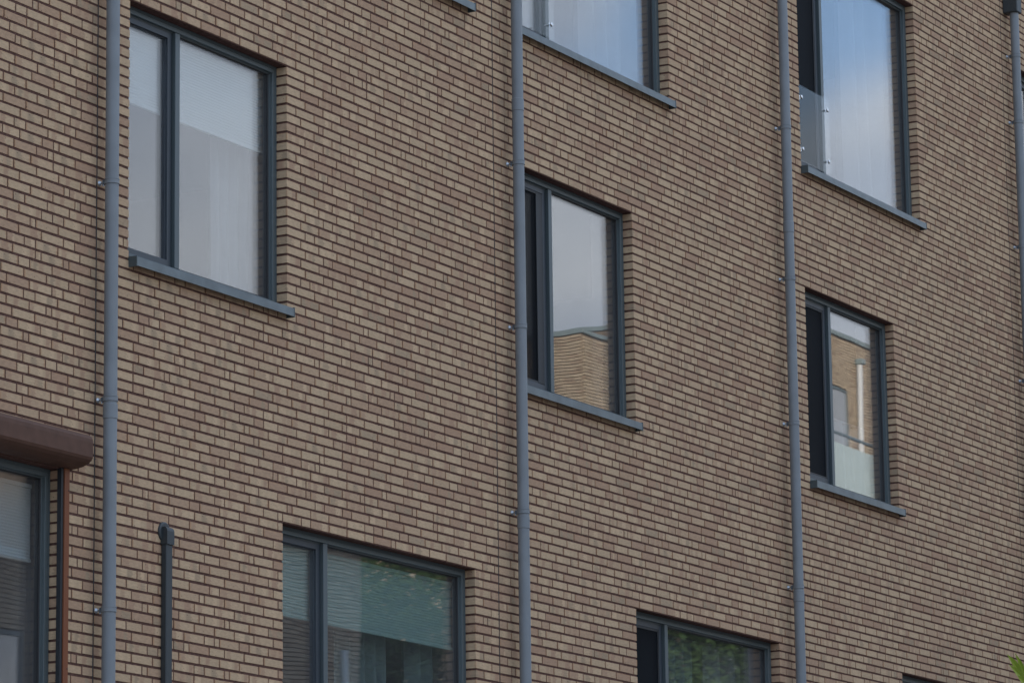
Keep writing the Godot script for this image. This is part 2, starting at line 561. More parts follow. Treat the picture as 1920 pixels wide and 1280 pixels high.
# o: m0, m1 (quarter bricks), n0, n1 (courses), label, screen, wave
func window(o: Dictionary) -> void:
	var win := Node3D.new()
	win.name = "window"
	building.add_child(win, true)
	win.set_meta("label", o.label)
	var x0: float = o.m0 * QUARTER + 0.003
	var x1: float = o.m1 * QUARTER - 0.003
	var y1: float = cy(o.n0) + 0.001
	var y0: float = cy(o.n1) + 0.02
	var z := FRAME_Z
	var mb := MB.new()
	mb.ring(x0, y0, x1, y1, [Vector2(0, z - 0.07), Vector2(0, z - 0.002), Vector2(0.002, z), Vector2(0.017, z), Vector2(0.018, z - 0.004), Vector2(0.0215, z - 0.004), Vector2(0.0225, z), Vector2(0.046, z), Vector2(0.048, z - 0.002), Vector2(0.048, z - 0.022), Vector2(0.056, z - 0.024), Vector2(0.056, z - 0.07)])
	obj("frame", mb, M.frame, win)
	# upright between the casement and the fixed light
	var mx: float = x0 + 0.625
	mb = MB.new()
	mb.box(Vector3(mx - 0.025, y0 + 0.05, z - 0.068), Vector3(mx + 0.025, y1 - 0.05, z - 0.0015), 0.0025)
	obj("mullion", mb, M.frame, win)
	# fixed light: black gasket and two panes
	var gx0 := mx + 0.027
	var gx1 := x1 - 0.056
	var gy0 := y0 + 0.056
	var gy1 := y1 - 0.056
	mb = MB.new()
	mb.ring(gx0, gy0, gx1, gy1, [Vector2(-0.001, z - 0.06), Vector2(-0.001, z - 0.026), Vector2(0.007, z - 0.030), Vector2(0.007, z - 0.06)])
	obj("gasket", mb, M.rubber, win)
	for k in 2:
		obj("pane", wavy_pane(gx0, gy0, gx1, gy1, z - 0.036 - 0.018 * k, o.wave, o.m0 * 0.37 + o.n0 * 0.11), M.glass, win)
	# casement
	var sx0 := x0 + 0.048
	var sx1 := mx - 0.028
	var sy0 := y0 + 0.048
	var sy1 := y1 - 0.048
	mb = MB.new()
	var zs := z - 0.026
	mb.ring(sx0 + 0.004, sy0 + 0.004, sx1 - 0.004, sy1 - 0.004, [Vector2(0, zs - 0.05), Vector2(0, zs - 0.002), Vector2(0.002, zs), Vector2(0.040, zs), Vector2(0.042, zs - 0.002), Vector2(0.042, zs - 0.016), Vector2(0.048, zs - 0.018), Vector2(0.048, zs - 0.05)])
	obj("casement_frame", mb, M.sash, win)
	var px0 := sx0 + 0.046
	var px1 := sx1 - 0.046
	var py0 := sy0 + 0.046
	var py1 := sy1 - 0.046
	for k in 2:
		obj("pane", wavy_pane(px0, py0, px1, py1, zs - 0.024 - 0.016 * k, o.wave * 1.2, o.m0 * 0.21 + 1.3), M.glass, win)
	if o.screen:
		mb = MB.new()
		mb.ring(sx0 + 0.044, sy0 + 0.044, sx1 - 0.044, sy1 - 0.044, [Vector2(0, zs - 0.015), Vector2(0, zs - 0.004), Vector2(0.018, zs - 0.004), Vector2(0.018, zs - 0.015)])
		obj("screen_frame", mb, M.black, win)
		mb = MB.new()
		mb.quad(Vector3(sx0 + 0.06, sy0 + 0.06, zs - 0.01), Vector3(sx1 - 0.06, sy0 + 0.06, zs - 0.01), Vector3(sx1 - 0.06, sy1 - 0.06, zs - 0.01), Vector3(sx0 + 0.06, sy1 - 0.06, zs - 0.01))
		obj("insect_screen", mb, M.screen_thin if o.get("thin", false) else M.screen, win)
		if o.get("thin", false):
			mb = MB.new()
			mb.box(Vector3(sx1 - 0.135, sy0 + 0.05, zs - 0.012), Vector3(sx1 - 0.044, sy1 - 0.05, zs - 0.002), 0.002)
			obj("black_strip", mb, M.black, win)  # plain black upright strip over the right part of the casement
	# folded aluminium sill with a drip nose and end caps
	var yb: float = cy(o.n1)
	mb = MB.new()
	var prof := [Vector2(-0.07, yb + 0.03), Vector2(0.056, yb + 0.010), Vector2(0.058, yb + 0.008), Vector2(0.058, yb - 0.043), Vector2(0.052, yb - 0.043), Vector2(0.052, yb + 0.004), Vector2(-0.07, yb + 0.024)]
	extrude_x(mb, prof, x0 - 0.001, x1 + 0.001)
	obj("sill", mb, M.sill, win)
	for s in [0, 1]:
		mb = MB.new()
		var ex: float = x0 - 0.0025 if s == 0 else x1 - 0.0055
		mb.box(Vector3(ex, yb - 0.048, -0.004), Vector3(ex + 0.008, yb + 0.016, 0.0605), 0.001)
		obj("sill_end", mb, M.frame, win)
	# steel angle that carries the bricks over the opening
	mb = MB.new()
	mb.box(Vector3(x0 - 0.002, y1 + 0.0006, -0.098), Vector3(x1 + 0.002, y1 + 0.0052, -0.0075))
	obj("lintel", mb, M.lintel, win)

func extrude_x(mb: MB, prof: Array, x0: float, x1: float) -> void:
	# closed outline of (z, y) points, clockwise seen from +x
	var c := prof.size()
	var area := 0.0
	for k in c:
		area += prof[k].x * prof[(k + 1) % c].y - prof[(k + 1) % c].x * prof[k].y
	for k in c:
		var a: Vector2 = prof[k]
		var b: Vector2 = prof[(k + 1) % c]
		mb.quad(Vector3(x0, a.y, a.x), Vector3(x1, a.y, a.x), Vector3(x1, b.y, b.x), Vector3(x0, b.y, b.x), area > 0)
	var pts := PackedVector2Array(prof)
	var ids := Geometry2D.triangulate_polygon(pts)
	for k in range(0, ids.size(), 3):
		var a := pts[ids[k]]
		var b := pts[ids[k + 1]]
		var d := pts[ids[k + 2]]
		if (b - a).cross(d - a) > 0.0:
			var e := b; b = d; d = e
		# now clockwise in (z, y): faces +x
		mb.tri(Vector3(x1, a.y, a.x), Vector3(x1, b.y, b.x), Vector3(x1, d.y, d.x))
		mb.tri(Vector3(x0, a.y, a.x), Vector3(x0, d.y, d.x), Vector3(x0, b.y, b.x))

func build_inside() -> void:
	# inner leaf with the same openings, floors, party walls and a back wall: rooms that are lit only through their windows
	var mb := MB.new()
	var rects := []
	var xs := [M_LEFT * QUARTER, M_RIGHT * QUARTER]
	var ys := [0.0, cy(N_TOP)]
	for op in openings:
		var rc := [op.m0 * QUARTER - 0.02, op.m1 * QUARTER + 0.02, cy(op.n1) - 0.01, cy(op.n0) + 0.02]
		rects.append(rc)
		xs.append(rc[0]); xs.append(rc[1]); ys.append(rc[2]); ys.append(rc[3])
	xs.sort(); ys.sort()
	for z in [-0.145, -0.36]:
		for yi in ys.size() - 1:
			for xi in xs.size() - 1:
				if ys[yi + 1] - ys[yi] < 1e-4 or xs[xi + 1] - xs[xi] < 1e-4: continue
				var mx: float = (xs[xi] + xs[xi + 1]) * 0.5
				var my: float = (ys[yi] + ys[yi + 1]) * 0.5
				var inside := false
				for rc in rects:
					if mx > rc[0] and mx < rc[1] and my > rc[2] and my < rc[3]: inside = true
				if not inside:
					mb.quad(Vector3(xs[xi], ys[yi], z), Vector3(xs[xi + 1], ys[yi], z), Vector3(xs[xi + 1], ys[yi + 1], z), Vector3(xs[xi], ys[yi + 1], z), z < -0.2)
	for rc in rects:
		var a := -0.145
		var b := -0.36
		mb.quad(Vector3(rc[0], rc[2], a), Vector3(rc[0], rc[3], a), Vector3(rc[0], rc[3], b), Vector3(rc[0], rc[2], b), true)
		mb.quad(Vector3(rc[1], rc[2], a), Vector3(rc[1], rc[3], a), Vector3(rc[1], rc[3], b), Vector3(rc[1], rc[2], b))
		mb.quad(Vector3(rc[0], rc[3], a), Vector3(rc[1], rc[3], a), Vector3(rc[1], rc[3], b), Vector3(rc[0], rc[3], b), true)
		mb.quad(Vector3(rc[0], rc[2], a), Vector3(rc[1], rc[2], a), Vector3(rc[1], rc[2], b), Vector3(rc[0], rc[2], b))
	obj("inner_leaf", mb, M.plaster, building)
	for k in 5:
		mb = MB.new()
		var yt: float = cy(-48 + 48 * k) + 0.36
		if k == 4: yt = 0.02
		elif k == 0: yt = cy(-48) + 0.36
		mb.box(Vector3(M_LEFT * QUARTER, yt - 0.3, -6.0), Vector3(M_RIGHT * QUARTER, yt, -0.362))
		obj("floor_slab", mb, M.plaster, building)
	mb = MB.new()
	mb.box(Vector3(M_LEFT * QUARTER, cy(N_TOP) - 0.3, -6.3), Vector3(M_RIGHT * QUARTER, cy(N_TOP) + 0.02, -0.13))
	obj("roof_slab", mb, M.plaster, building)
	mb = MB.new()
	mb.box(Vector3(M_LEFT * QUARTER, 0.0, -6.3), Vector3(M_RIGHT * QUARTER, cy(N_TOP) - 0.31, -6.005))
	obj("rear_wall", mb, M.plaster, building)
	for m in [M_LEFT, -38, 49, 136, 223, M_RIGHT - 5]:
		mb = MB.new()
		mb.box(Vector3(m * QUARTER + 0.002, 0.03, -6.0), Vector3(m * QUARTER + 0.25, cy(N_TOP) - 0.32, -0.364))
		obj("party_wall", mb, M.plaster, building)
	# rendered plinth below the brickwork and the metal coping on top
	mb = MB.new()
	mb.box(Vector3(M_LEFT * QUARTER, 0.0, -0.14), Vector3(M_RIGHT * QUARTER, cy(N_BOTTOM) - 0.002, 0.004))
	obj("plinth", mb, M.render_grey, building)
	mb = MB.new()
	mb.box(Vector3(M_LEFT * QUARTER, cy(N_TOP) + 0.022, -0.4), Vector3(M_RIGHT * QUARTER, cy(N_TOP) + 0.12, 0.05), 0.004)
	obj("coping", mb, M.frame, building)

# ---------------------------------------------------------------- things on the facade
func downpipe(x: float, z: float, top: float, levels: Array, label: String) -> Node3D:
	var t := thing("downpipe", label, "downpipe", Vector3(x, 0.0, z), "grey downpipes on the brick facade")
	var r := 0.0405
	var mb := MB.new()
	var rows := [Vector2(0.02, r)]
	for y in [2.9, 5.86, 8.84, 11.82, 14.8]:
		if y < top - 0.3:
			rows += [Vector2(y, r), Vector2(y + 0.002, r + 0.0032), Vector2(y + 0.085, r + 0.0032), Vector2(y + 0.088, r)]
	rows.append(Vector2(top, r))
	mb.lathe(Vector3.ZERO, Vector3(0, top, 0), rows, 32)
	obj("pipe", mb, M.pipe, t)
	for y in levels:
		if y > top: continue
		var b := Node3D.new()
		b.name = "bracket"
		t.add_child(b, true)
		b.position = Vector3(0, y, 0)
		mb = MB.new()
		var q := r + 0.0004
		mb.lathe(Vector3(0, -0.016, 0), Vector3(0, 0.016, 0), [Vector2(0, q), Vector2(0.0, q + 0.0042), Vector2(0.005, q + 0.0046), Vector2(0.0065, q + 0.0028), Vector2(0.0255, q + 0.0028), Vector2(0.027, q + 0.0046), Vector2(0.032, q + 0.0042), Vector2(0.032, q)], 32, false)
		obj("clamp", mb, M.pipe, b)
		mb = MB.new()
		mb.box(Vector3(-0.009, -0.015, -r - 0.024), Vector3(0.009, 0.015, -r - 0.002), 0.002)
		obj("lug", mb, M.pipe_dark, b)
		mb = MB.new()
		mb.lathe(Vector3(0, 0, -z), Vector3(0, 0, -r - 0.02), [Vector2(0, 0.006), Vector2(z - r - 0.02, 0.006)], 10)
		obj("stud", mb, M.zinc, b)
		mb = MB.new()
		mb.lathe(Vector3(0, 0, -z + 0.0005), Vector3(0, 0, -z + 0.016), [Vector2(0, 0.017), Vector2(0.004, 0.016), Vector2(0.015, 0.008)], 14)
		obj("rosette", mb, M.zinc, b)
		mb = MB.new()
		mb.lathe(Vector3(-0.004, -0.022, -r - 0.018), Vector3(-0.004, 0.0, -r - 0.018), [Vector2(0, 0.006), Vector2(0.008, 0.006), Vector2(0.008, 0.0035), Vector2(0.02, 0.0035)], 8)
		obj("screw", mb, M.zinc, b)
	return t

func roller_shutter() -> void:
	var t := thing("roller_shutter", "brown metal roller shutter box with rounded edges over the blind window beside the downpipe", "roller shutter", Vector3(-2.33, 5.52, 0.0))
	var mb := MB.new()
	var prof := [Vector2(0.001, 0.205), Vector2(0.10, 0.205), Vector2(0.128, 0.201), Vector2(0.148, 0.190), Vector2(0.158, 0.172), Vector2(0.16, 0.15), Vector2(0.16, 0.066), Vector2(0.152, 0.050), Vector2(0.13, 0.034), Vector2(0.09, 0.018), Vector2(0.04, 0.010), Vector2(0.001, 0.008)]
	extrude_x(mb, prof, -2.2, -0.004)
	obj("shutter_box", mb, M.brown, t)
	mb = MB.new()
	var cap := []
	for q in prof: cap.append(Vector2(maxf(q.x * 0.975, 0.001), 0.1 + (q.y - 0.1) * 0.97))
	extrude_x(mb, cap, -0.0042, 0.0)
	obj("end_cap", mb, M.brown, t)
	mb = MB.new()
	mb.box(Vector3(-0.083, -2.4, -0.012), Vector3(-0.036, 0.0075, 0.021), 0.002)
	obj("guide_rail", mb, M.rust_brown, t)
	mb = MB.new()
	mb.box(Vector3(-0.105, -2.4, -0.018), Vector3(-0.084, 0.0075, 0.012), 0.001)
	obj("guide_channel", mb, M.black, t)
	for y in [-0.12, -0.62, -1.15]:
		mb = MB.new()
		mb.lathe(Vector3(-0.046, y, 0.0212), Vector3(-0.046, y, 0.0235), [Vector2(0, 0.0045), Vector2(0.0023, 0.003)], 10)
		obj("screw", mb, M.black, t)

func cable_duct() -> void:
	var t := thing("cable_duct", "dark grey square duct rising up the wall and bending into a round rosette", "duct", Vector3(-1.372, 0.0, 0.0))
	var mb := MB.new()
	mb.box(Vector3(-0.033, 2.43, 0.0015), Vector3(0.033, 5.235, 0.042), 0.005)
	obj("duct", mb, M.duct, t)
	# elbow that turns into the wall
	mb = MB.new()
	extrude_x(mb, [Vector2(0.0015, 5.318), Vector2(0.030, 5.318), Vector2(0.040, 5.313), Vector2(0.047, 5.304), Vector2(0.050, 5.292), Vector2(0.050, 5.212), Vector2(0.0015, 5.212)], -0.0375, 0.0375)
	obj("elbow", mb, M.duct, t)
	mb = MB.new()
	mb.lathe(Vector3(-0.004, 5.29, 0.0005), Vector3(-0.004, 5.29, 0.014), [Vector2(0, 0.062), Vector2(0.009, 0.060), Vector2(0.013, 0.052)], 28)
	obj("rosette", mb, M.duct, t)

func glass_guard(m0: int, label: String) -> void:
	var x := m0 * QUARTER
	var t := thing("glass_guard", label, "glass guard", Vector3(x, 9.56, -0.022), "glass guards bolted before the tall casements")
	var mb := MB.new()
	mb.box(Vector3(0.022, 0.0, -0.005), Vector3(0.628, 0.648, 0.005), 0.001)
	obj("pane", mb, M.guard, t)
	for q in [[0.066, 0.105], [0.066, 0.545], [0.572, 0.105], [0.572, 0.545]]:
		mb = MB.new()
		mb.lathe(Vector3(q[0], q[1], -0.05), Vector3(q[0], q[1], 0.016), [Vector2(0, 0.008), Vector2(0.044, 0.008), Vector2(0.044, 0.018), Vector2(0.0448, 0.018)], 16)
		mb.lathe(Vector3(q[0], q[1], 0.0055), Vector3(q[0], q[1], 0.02), [Vector2(0, 0.0165), Vector2(0.009, 0.0165), Vector2(0.012, 0.014), Vector2(0.0135, 0.010)], 18)
		obj("bolt", mb, M.steel, t)

func pleated_blind(x0: float, x1: float, y0: float, y1: float, z: float, m: Material, label: String) -> void:
	var t := thing("pleated_blind", label, "blind", Vector3(x0, y0, z), "pleated blinds behind the window panes")
	var mb := MB.new()
	var w := x1 - x0
	var hh := y1 - y0 - 0.045
	var k := int(hh / 0.009)
	for j in k:
		var a := 0.02 + hh * j / k
		var b := 0.02 + hh * (j + 1) / k
		var za := 0.0012 if j % 2 == 0 else -0.0012
		mb.quad(Vector3(0, a, za), Vector3(w, a, za), Vector3(w, b, -za), Vector3(0, b, -za))
	obj("fabric", mb, m, t)
	for e in [[0.0, 0.02], [y1 - y0 - 0.025, y1 - y0]]:
		mb = MB.new()
		mb.box(Vector3(0, e[0], -0.009), Vector3(w, e[1], 0.009), 0.002)
		obj("rail", mb, m, t)

func curtain(x0: float, x1: float, y0: float, y1: float, z: float, folds: float, m: Material, label: String, seed_: int) -> void:
	var t := thing("curtain", label, "curtain", Vector3(x0, y0, z), "curtains hanging inside the windows")
	var mb := MB.new()
	var r := RandomNumberGenerator.new()
	r.seed = seed_
	var p1 := r.randf() * TAU
	var p2 := r.randf() * TAU
	var nx := maxi(24, int((x1 - x0) / folds * 14))
	var ny := 6
	var grid := []
	for j in ny + 1:
		var row := []
		for i in nx + 1:
			var x := (x1 - x0) * i / nx
			var f := float(j) / ny
			var d := sin(x / folds * TAU + p1 + 0.5 * sin(x * 7.0 + p2)) * folds * 0.24 * (1.0 - 0.25 * f) + sin(x * 9.0 + f * 2.0 + p2) * 0.012
			row.append(Vector3(x + 0.01 * sin(f * 3.0 + x * 5.0), (y1 - y0) * f, d))
		grid.append(row)
	var o := mb.v.size()
	for j in ny + 1:
		for i in nx + 1:
			var a: Vector3 = grid[j][mini(i + 1, nx)] - grid[j][maxi(i - 1, 0)]
			mb.v.append(grid[j][i]); mb.n.append(a.cross(Vector3.UP).normalized() * 1.0); mb.t.append(Vector2(float(i) / nx, float(j) / ny))
	for j in ny:
		for i in nx:
			var e := o + j * (nx + 1) + i
			for q in [e, e + nx + 1, e + 1, e + 1, e + nx + 1, e + nx + 2]: mb.i.append(q)
	obj("cloth", mb, m, t)
	mb = MB.new()
	mb.box(Vector3(-0.03, y1 - y0, -0.012), Vector3(x1 - x0 + 0.03, y1 - y0 + 0.02, 0.012), 0.003)
	obj("rail", mb, M.plaster, t)

# ---------------------------------------------------------------- the other side of the street
func far_wall(parent: Node, origin: Vector3, along: Vector3, outward: Vector3, len: float, y0: float, y1: float, holes: Array, seed_: int, tone: Vector3) -> void:
	# courses of whole and half bricks as copies of one brick; holes are [from, to, y0, y1] along the wall
	var r := RandomNumberGenerator.new()
	r.seed = seed_
	var xf: Array = []
	var cols: Array = []
	var n := int((y1 - y0) / COURSE)
	var basis0 := Basis(along, Vector3.UP, outward)
	for j in n:
		var y := y0 + (j + 0.5) * COURSE
		var s := -QUARTER * float(r.randi() % 4)
		while s < len:
			var q := 4
			var p := r.randf()
			if p > 0.92: q = 1
			elif p > 0.72: q = 2
			var e := s + q * QUARTER
			var a := maxf(s, 0.0)
			var b := minf(e, len)
			for hh in holes:
				if y > hh[2] and y < hh[3]:
					if a >= hh[0] and b <= hh[1]: b = a
					elif a < hh[0] and b > hh[0]: b = hh[0]
					elif a < hh[1] and b > hh[1]: a = hh[1]
			if b - a > 0.03:
				var sc := Basis.from_scale(Vector3(b - a - 0.009, COURSE - 0.013, 0.05))
				var c := origin + along * ((a + b) * 0.5) + outward * (0.026 + r.randf_range(-0.001, 0.001))
				xf.append(Transform3D(basis0 * sc, Vector3(c.x, y, c.z)))
				var k := r.randf_range(0.86, 1.08)
				var pk := r.randf()
				var v := tone.lerp(Vector3(0.30, 0.21, 0.15), 0.7 if pk > 0.85 else pk * 0.3) * k
				cols.append(Color(v.x, v.y, v.z))
			s = e
	var mm := MultiMesh.new()
	mm.transform_format = MultiMesh.TRANSFORM_3D
	mm.use_colors = true
	var box := MB.new()
	box.box(Vector3(-0.5, -0.5, -0.5), Vector3(0.5, 0.5, 0.5))
	mm.mesh = box.mesh()
	mm.instance_count = xf.size()
	for k in xf.size():
		mm.set_instance_transform(k, xf[k])
		mm.set_instance_color(k, cols[k])
	var mi := MultiMeshInstance3D.new()
	mi.multimesh = mm
	mi.material_override = M.far_brick
	mi.name = "brickwork"
	mi.set_meta("kind", "stuff")
	parent.add_child(mi, true)

func far_window(parent: Node3D, x0: float, x1: float, y0: float, y1: float, z: float, m: Material) -> void:
	# set in a front that faces -z
	var w := Node3D.new()
	w.name = "window"
	parent.add_child(w, true)
	var mb := MB.new()
	for q in [[x0, y0, x1, y0 + 0.06], [x0, y1 - 0.06, x1, y1], [x0, y0 + 0.06, x0 + 0.06, y1 - 0.06], [x1 - 0.06, y0 + 0.06, x1, y1 - 0.06]]:
		mb.box(Vector3(q[0], q[1], z - 0.01), Vector3(q[2], q[3], z + 0.05))
	obj("frame", mb, M.far_frame, w)
	mb = MB.new()
	mb.box(Vector3(x0 + 0.05, y0 + 0.05, z + 0.01), Vector3(x1 - 0.05, y1 - 0.05, z + 0.03))
	obj("pane", mb, m, w)

func opposite_side() -> void:
	var tone := Vector3(0.45, 0.365, 0.265)
	# long block: its end wall and street front meet in a corner
	var t := thing("corner_building", "tall pale brick building with a dark coping whose corner is mirrored in a window", "building", Vector3(44.6, 0, 21.5))
	var mb := MB.new()
	mb.box(Vector3(0, 0, 0), Vector3(8.4, 17.0, 12.0))
	obj("wall", mb, M.far_mortar, t)
	far_wall(t, Vector3(0.0, 0, 0.0), Vector3(1, 0, 0), Vector3(0, 0, -1), 8.4, 10.0, 17.0, [[2.6, 3.9, 14.6, 16.2], [4.9, 6.9, 10.4, 11.8]], 5, tone)
	far_wall(t, Vector3(0.0, 0, 12.0), Vector3(0, 0, -1), Vector3(-1, 0, 0), 12.0, 7.0, 17.0, [], 6, tone)
	mb = MB.new()
	mb.box(Vector3(-0.05, 17.0, -0.06), Vector3(8.4, 17.08, 12.05), 0.006)
	obj("coping", mb, M.far_coping, t)
	far_window(t, 2.6, 3.9, 14.6, 16.2, -0.05, M.far_glass)
	far_window(t, 4.9, 6.9, 10.4, 11.8, -0.05, M.far_blind)
	# taller part with terrace railing, white pipe and pale glass balustrade
	t = thing("apartment_block", "taller pale brick block with white downpipe and glass terrace rail, mirrored in a window", "building", Vector3(53.01, 0, 21.5))
	mb = MB.new()
	mb.box(Vector3(0, 0, 0), Vector3(12, 19.0, 12))
	obj("wall", mb, M.far_mortar, t)
	far_wall(t, Vector3(0, 0, 0), Vector3(1, 0, 0), Vector3(0, 0, -1), 7.5, 12.0, 19.0, [[2.2, 3.57, 16.0, 17.8]], 7, tone)
	mb = MB.new()
	mb.box(Vector3(-0.05, 19.0, -0.06), Vector3(12.1, 19.1, 12.1), 0.006)
	obj("coping", mb, M.far_coping, t)
	far_window(t, 2.2, 3.57, 16.0, 17.8, -0.05, M.far_glass)
	mb = MB.new()
	mb.lathe(Vector3(4.18, 12.0, -0.13), Vector3(4.18, 18.5, -0.13), [Vector2(0, 0.06), Vector2(6.5, 0.06)], 14)
	obj("downpipe", mb, M.white, t)
	mb = MB.new()
	mb.box(Vector3(4.09, 18.5, -0.24), Vector3(4.27, 18.62, -0.06), 0.01)
	obj("hopper", mb, M.far_coping, t)
	mb = MB.new()
	mb.box(Vector3(-2.0, 16.28, -1.25), Vector3(6.8, 16.34, -1.2), 0.01)
	obj("rail", mb, M.far_frame, t)
	mb = MB.new()
	mb.box(Vector3(-2.0, 14.9, -1.24), Vector3(6.8, 16.1, -1.215))
	obj("balustrade", mb, M.far_balustrade, t)
	mb = MB.new()
	mb.box(Vector3(-2.1, 14.65, -1.3), Vector3(6.9, 14.88, -0.05), 0.01)
	obj("balcony_slab", mb, M.render_grey, t)
	# nearer, lower row
	t = thing("row_building", "low pale brick building with flat roof, mirrored in the shuttered window", "building", Vector3(10.0, 0, 17.0))
	mb = MB.new()
	mb.box(Vector3(0, 0, 0), Vector3(12.4, 9.3, 9))
	obj("wall", mb, M.far_mortar, t)
	far_wall(t, Vector3(4, 0, 0), Vector3(1, 0, 0), Vector3(0, 0, -1), 8.4, 6.2, 9.3, [[4.6, 6.6, 6.8, 8.35]], 8, tone)
	mb = MB.new()
	mb.box(Vector3(-0.06, 9.3, -0.08), Vector3(12.4, 9.42, 9.06), 0.006)
	obj("coping", mb, M.far_coping, t)
	far_window(t, 8.6, 10.6, 6.8, 8.35, -0.05, M.far_glass)
	t = thing("gable_building", "brown brick building end with a white pipe beside a tree, mirrored in a window", "building", Vector3(22.41, 0, 17.0))
	mb = MB.new()
	mb.box(Vector3(0, 0, 0), Vector3(6.5, 11.6, 9))
	obj("wall", mb, M.far_mortar, t)
	far_wall(t, Vector3(0, 0, 0), Vector3(1, 0, 0), Vector3(0, 0, -1), 6.5, 6.5, 11.6, [], 9, tone)
	mb = MB.new()
	mb.box(Vector3(-0.06, 11.6, -0.08), Vector3(6.56, 11.74, 9.06), 0.006)
	obj("coping", mb, M.far_coping, t)
	mb = MB.new()
	mb.lathe(Vector3(6.0, 0.05, -0.1), Vector3(6.0, 8.95, -0.1), [Vector2(0, 0.05), Vector2(8.9, 0.05)], 12)
	obj("downpipe", mb, M.white, t)

func tree(called: String, label: String, at: Vector3, height: float, crown_r: Vector3, crown_y: float, leaves: int, leaf: float, seed_: int, m: Material) -> Node3D:
	var t := thing(called, label, "tree", at)
	var r := RandomNumberGenerator.new()
	r.seed = seed_
	var mb := MB.new()
	var base := 0.02 * height
	var bend := Vector3(r.randf_range(-0.2, 0.2), 0, r.randf_range(-0.2, 0.2)) * height * 0.1
	mb.tube([Vector3.ZERO, Vector3(0, crown_y * 0.4, 0) + bend * 0.3, Vector3(0, crown_y, 0) + bend, Vector3(0, height * 0.93, 0) + bend], [base, base * 0.8, base * 0.55, base * 0.12], 10)
	var tips := []
	for k in 16:
		var an := r.randf() * TAU
		var f := r.randf_range(0.45, 0.95)
		var st := Vector3(0, crown_y * f, 0) + bend * f
		var en := Vector3(cos(an) * crown_r.x, 0, sin(an) * crown_r.z) * r.randf_range(0.5, 0.95) + Vector3(0, crown_y + crown_r.y * r.randf_range(-0.5, 0.7), 0) + bend
		var mid := st.lerp(en, 0.5) + Vector3(0, 0.06 * height, 0)
		mb.tube([st, mid, en], [base * 0.4, base * 0.24, base * 0.06], 6)
		tips.append(en); tips.append(mid)
	obj("trunk", mb, M.bark, t)
	var cr := MB.new()
	var clumps := []
	for k in 46:
		var d := Vector3(r.randf_range(-1, 1), r.randf_range(-1, 1), r.randf_range(-1, 1))
		if d.length() > 1.0: d = d.normalized() * r.randf_range(0.6, 1.0)
		clumps.append(d * crown_r * 0.85 + Vector3(0, crown_y, 0) + bend)
	for e in tips: clumps.append(e)
	for k in leaves:
		var c: Vector3 = clumps[r.randi() % clumps.size()]
		var d := Vector3(r.randfn(), r.randfn(), r.randfn()) * crown_r.x * 0.13
		add_leaf(cr, c + d, Vector3(r.randf_range(-1, 1), r.randf_range(-0.9, 0.5), r.randf_range(-1, 1)).normalized(), r.randf() * TAU, leaf * r.randf_range(0.7, 1.2), 0.42)
	obj("crown", cr, m, t)
	return t

func add_leaf(mb: MB, p: Vector3, d: Vector3, roll: float, len: float, wide: float) -> void:
	var side := d.cross(Vector3(0.21, 0.93, 0.3).normalized()).normalized().rotated(d, roll)
	var up := side.cross(d)
	var w := len * wide * 0.5
	var a := p
	var b := p + d * len * 0.35 + side * w + up * w * 0.25
	var c := p + d * len - up * len * 0.12
	var e := p + d * len * 0.35 - side * w + up * w * 0.25
	var mid := p + d * len * 0.5
	mb.tri(a, b, mid); mb.tri(b, c, mid); mb.tri(c, e, mid); mb.tri(e, a, mid)

func lance_leaf(mb: MB, base: Vector3, tip: Vector3, wide: float, face: Vector3) -> void:
	# long pointed leaf with a midrib fold and a slight droop
	var d := tip - base
	var side := d.cross(face).normalized()
	var up := side.cross(d).normalized()
	var k := 10
	var rows := []
	for j in k + 1:
		var f := float(j) / k
		var w := wide * 0.5 * sin(PI * pow(f, 0.75)) * (1.0 - 0.12 * float(j % 2))
		var c := base + d * f + up * sin(PI * f) * d.length() * 0.05
		rows.append([c - side * w + up * w * 0.35, c, c + side * w + up * w * 0.35])
	for j in k:
		mb.quad(rows[j][0], rows[j][1], rows[j + 1][1], rows[j + 1][0])
		mb.quad(rows[j][1], rows[j][2], rows[j + 1][2], rows[j + 1][1])

